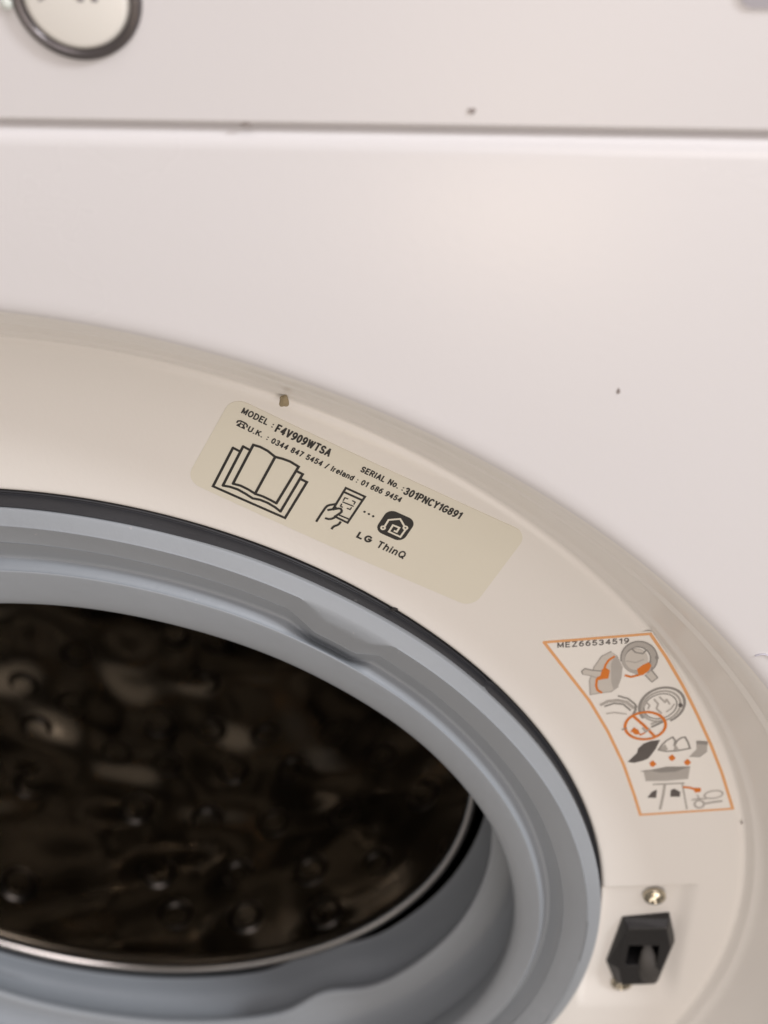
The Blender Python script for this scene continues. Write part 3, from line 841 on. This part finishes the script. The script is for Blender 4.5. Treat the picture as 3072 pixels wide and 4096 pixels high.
 ('line','G1',4,[(150.4,-164.7),(150.5,-167),(149.8,-169.3),(148.3,-171.5),(146.2,-173.5),(143.5,-175.2),(140.4,-176.5),(137,-177.3),(133.4,-177.7),(130,-177.5),(126.8,-176.9),(124,-175.7),(121.8,-174.2),(120.2,-172.3),(119.3,-170.1),(119.3,-167.9),(120,-165.6),(121.5,-163.4),(123.6,-161.4),(126.3,-159.7),(129.4,-158.4),(132.8,-157.6),(136.3,-157.2),(139.8,-157.4),(143,-158.1),(145.7,-159.2),(148,-160.7),(149.6,-162.6),(150.4,-164.7)]),
 ('line','G1',5,[(121,-192.5),(121,-194.7),(120.6,-196.8),(119.9,-198.7),(118.8,-200.2),(117.4,-201.3),(115.8,-202),(114,-202.2),(112.2,-201.8),(110.4,-201),(108.7,-199.7),(107.2,-198),(106,-196.1),(105.2,-193.9),(104.7,-191.7),(104.7,-189.4),(105.1,-187.3),(105.8,-185.5),(106.9,-184),(108.3,-182.8),(109.9,-182.2),(111.7,-182),(113.5,-182.4),(115.3,-183.2),(117,-184.5),(118.5,-186.1),(119.6,-188),(120.5,-190.2),(121,-192.5)]),
 ('line','G1',6,[(120.3,-191.6),(136,-188.2),(151.3,-185.6)]),
 ('line','G1',4,[(98.9,-179.8),(108,-177.3),(122.8,-178)]),
 ('line','G1',3,[(106.8,-166.9),(112.5,-181.6)])]]
FRAME_RIGHT=[(-9.7,219.1),(20.8,166.8),(54.7,100.5),(84.3,35.1),(116,-40.7),(142.8,-112),(173.4,-207.6)]
FRAME_LEFT=[(-176.1,205.1),(-134.6,137.3),(-95.8,73.6),(-60.3,-0.1),(-28.2,-81),(-3.1,-161.8),(12.4,-216.6)]

def resample(pts, n):
    d = [0]
    for a, b in zip(pts, pts[1:]):
        d.append(d[-1] + math.hypot(b[0] - a[0], b[1] - a[1]))
    out = []
    for i in range(n):
        t = d[-1] * i / (n - 1)
        k = max(j for j in range(len(d)) if d[j] <= t + 1e-9)
        k = min(k, len(pts) - 2)
        f = (t - d[k]) / (d[k + 1] - d[k])
        out.append((pts[k][0] + f * (pts[k + 1][0] - pts[k][0]), pts[k][1] + f * (pts[k + 1][1] - pts[k][1])))
    return out
RL, RR = resample(FRAME_LEFT, 41), resample(FRAME_RIGHT, 41)
def grow(left, right, m):
    """Paper margin round the printed frame, with rounded corners."""
    rows = []
    n = len(left)
    ins = [(7.0, m), (2.6, m * 0.75), (0.6, m * 0.30)]
    def end(a, b, sign):
        for d, up in ins:
            rows.append(((a[0] - m + d, a[1] + sign * up), (b[0] + m - d, b[1] + sign * up)))
    end(left[0], right[0], 1)
    for a, c in zip(left, right):
        rows.append(((a[0] - m * 1.05, a[1]), (c[0] + m * 1.0, c[1])))
    k = len(rows)
    end(left[-1], right[-1], -1)
    rows[k:] = rows[k:][::-1]
    return [[(a[0] + (c[0] - a[0]) * j / 12, a[1] + (c[1] - a[1]) * j / 12) for j in range(13)] for a, c in rows]
stk = sheet('warning_sticker', SP, grow(RL, RR, 5.0), 'paper2', wm, 0.9)
stk['label'] = 'white warning sticker with orange frame and grey pictures'
s = Shapes(SP, H)
s.line('ORL', 5.2, RL + RR[::-1] + [RL[0]], 8)
s.build('printed_frame', stk)
s = Shapes(SP, H)
s.text('G3', 'MEZ66534519', 0, 113, 0, 12.0, 0.17)
# the line of type climbs slightly towards the frame's corner
def tilt(sh, ox, oy, ang):
    out = []
    for x, y, z in sh.vs:
        a, b = (x - SP.c[0]) * 1000, (z - SP.c[1]) * 1000
        out.append(SP.at(ox + a * math.cos(ang) - b * math.sin(ang), oy + a * math.sin(ang) + b * math.cos(ang), H + .05))
    sh.vs = out
tilt(s, -154.5, 192.6, 0.062)
s.build('printed_text', stk)
for pic in PICTURES:
    s = Shapes(SP, H)
    for it in pic:
        if it[0] == 'poly':
            s.poly(it[1], it[2])
        else:
            s.line(it[1], it[2] * 0.8, it[3], 8)
    s.build('printed_picture', stk)

# ------------------------------------------------------------------ crumbs and specks
def lump(name, x, y, z, r, mat, label, seed, sc=(1, 1, 1)):
    bm = bmesh.new()
    bmesh.ops.create_icosphere(bm, subdivisions=3, radius=1)
    rg = random.Random(seed)
    ph = [(rg.uniform(0, 6), rg.uniform(0, 6), rg.uniform(1.5, 3.5)) for _ in range(5)]
    for v in bm.verts:
        f = 1 + sum(0.14 * math.sin(a + k * v.co.x * 1.3) * math.cos(b + k * v.co.z) for a, b, k in ph)
        v.co = Vector((v.co.x * sc[0] * f, v.co.y * sc[1] * f, v.co.z * sc[2] * f)) * r * K
    me = bpy.data.meshes.new(name)
    bm.to_mesh(me)
    bm.free()
    me.materials.append(M[mat])
    me.polygons.foreach_set('use_smooth', [True] * len(me.polygons))
    o = bpy.data.objects.new(name, me)
    COL.objects.link(o)
    o.location = (x * K, y * K, z * K)
    o['label'] = label
    o['category'] = name
    return o
lump('crumb', 0.4735, 0.0130, 1.1720, 0.0085, 'crumb', 'brown crumb stuck above the cream information label', 3, (0.9, 0.5, 1.25))
lump('speck', 0.737, FY - .0012, 1.690, 0.0042, 'dirt', 'dark speck on the control panel just above the seam', 5, (1.0, 0.4, 0.8))
lump('speck', 0.922, FY, 1.323, 0.0032, 'dirt', 'tiny dark speck alone on the white front panel', 8, (0.7, 0.35, 1.3))
lump('speck', 0.6225, -0.0005, 0.7835, 0.0042, 'soot', 'black speck on the edge of the dark gasket band', 9, (1.2, 0.5, 0.7))
lump('speck', 0.490, FY - .0005, 1.6700, 0.0036, 'dirt', 'dark fleck caught in the seam below the control panel', 11, (1.6, 0.4, 0.5))
lump('speck', 1.2290, 0.0260, 0.2600, 0.0030, 'dirt', 'faint dark speck in the recess groove right of the warning sticker', 12, (0.7, 0.4, 1.2))
lump('smear', 0.9260, -0.0195, -0.2480, 0.0130, 'smear', 'brownish smear on the grey gasket beside the door lock', 13, (0.75, 0.25, 1.7))
lump('smear', 0.9060, -0.0115, -0.2900, 0.0090, 'smear', 'small lower smear on the grey gasket beside the door lock', 14, (0.8, 0.25, 1.3))
# a lint fibre
def fibre():
    vs, fs = [], []
    N, S = 14, 6
    for i in range(N + 1):
        t = i / N
        x, z = 1.150 + 0.030 * t, 0.868 + 0.006 * math.sin(3.0 * t) - 0.010 * t * t
        for k in range(S):
            a = 2 * PI * k / S
            vs.append((x, FY - 0.0015 + 0.0010 * math.cos(a), z + 0.0010 * math.sin(a)))
    for i in range(N):
        for k in range(S):
            fs.append((i * S + k, i * S + (k + 1) % S, i * S + S + (k + 1) % S, i * S + S + k))
    o = mesh_obj('lint_fibre', vs, fs, 'fibre', None)
    o['label'] = 'short pale lint fibre on the white front panel at the right edge'
    o['category'] = 'lint'
fibre()
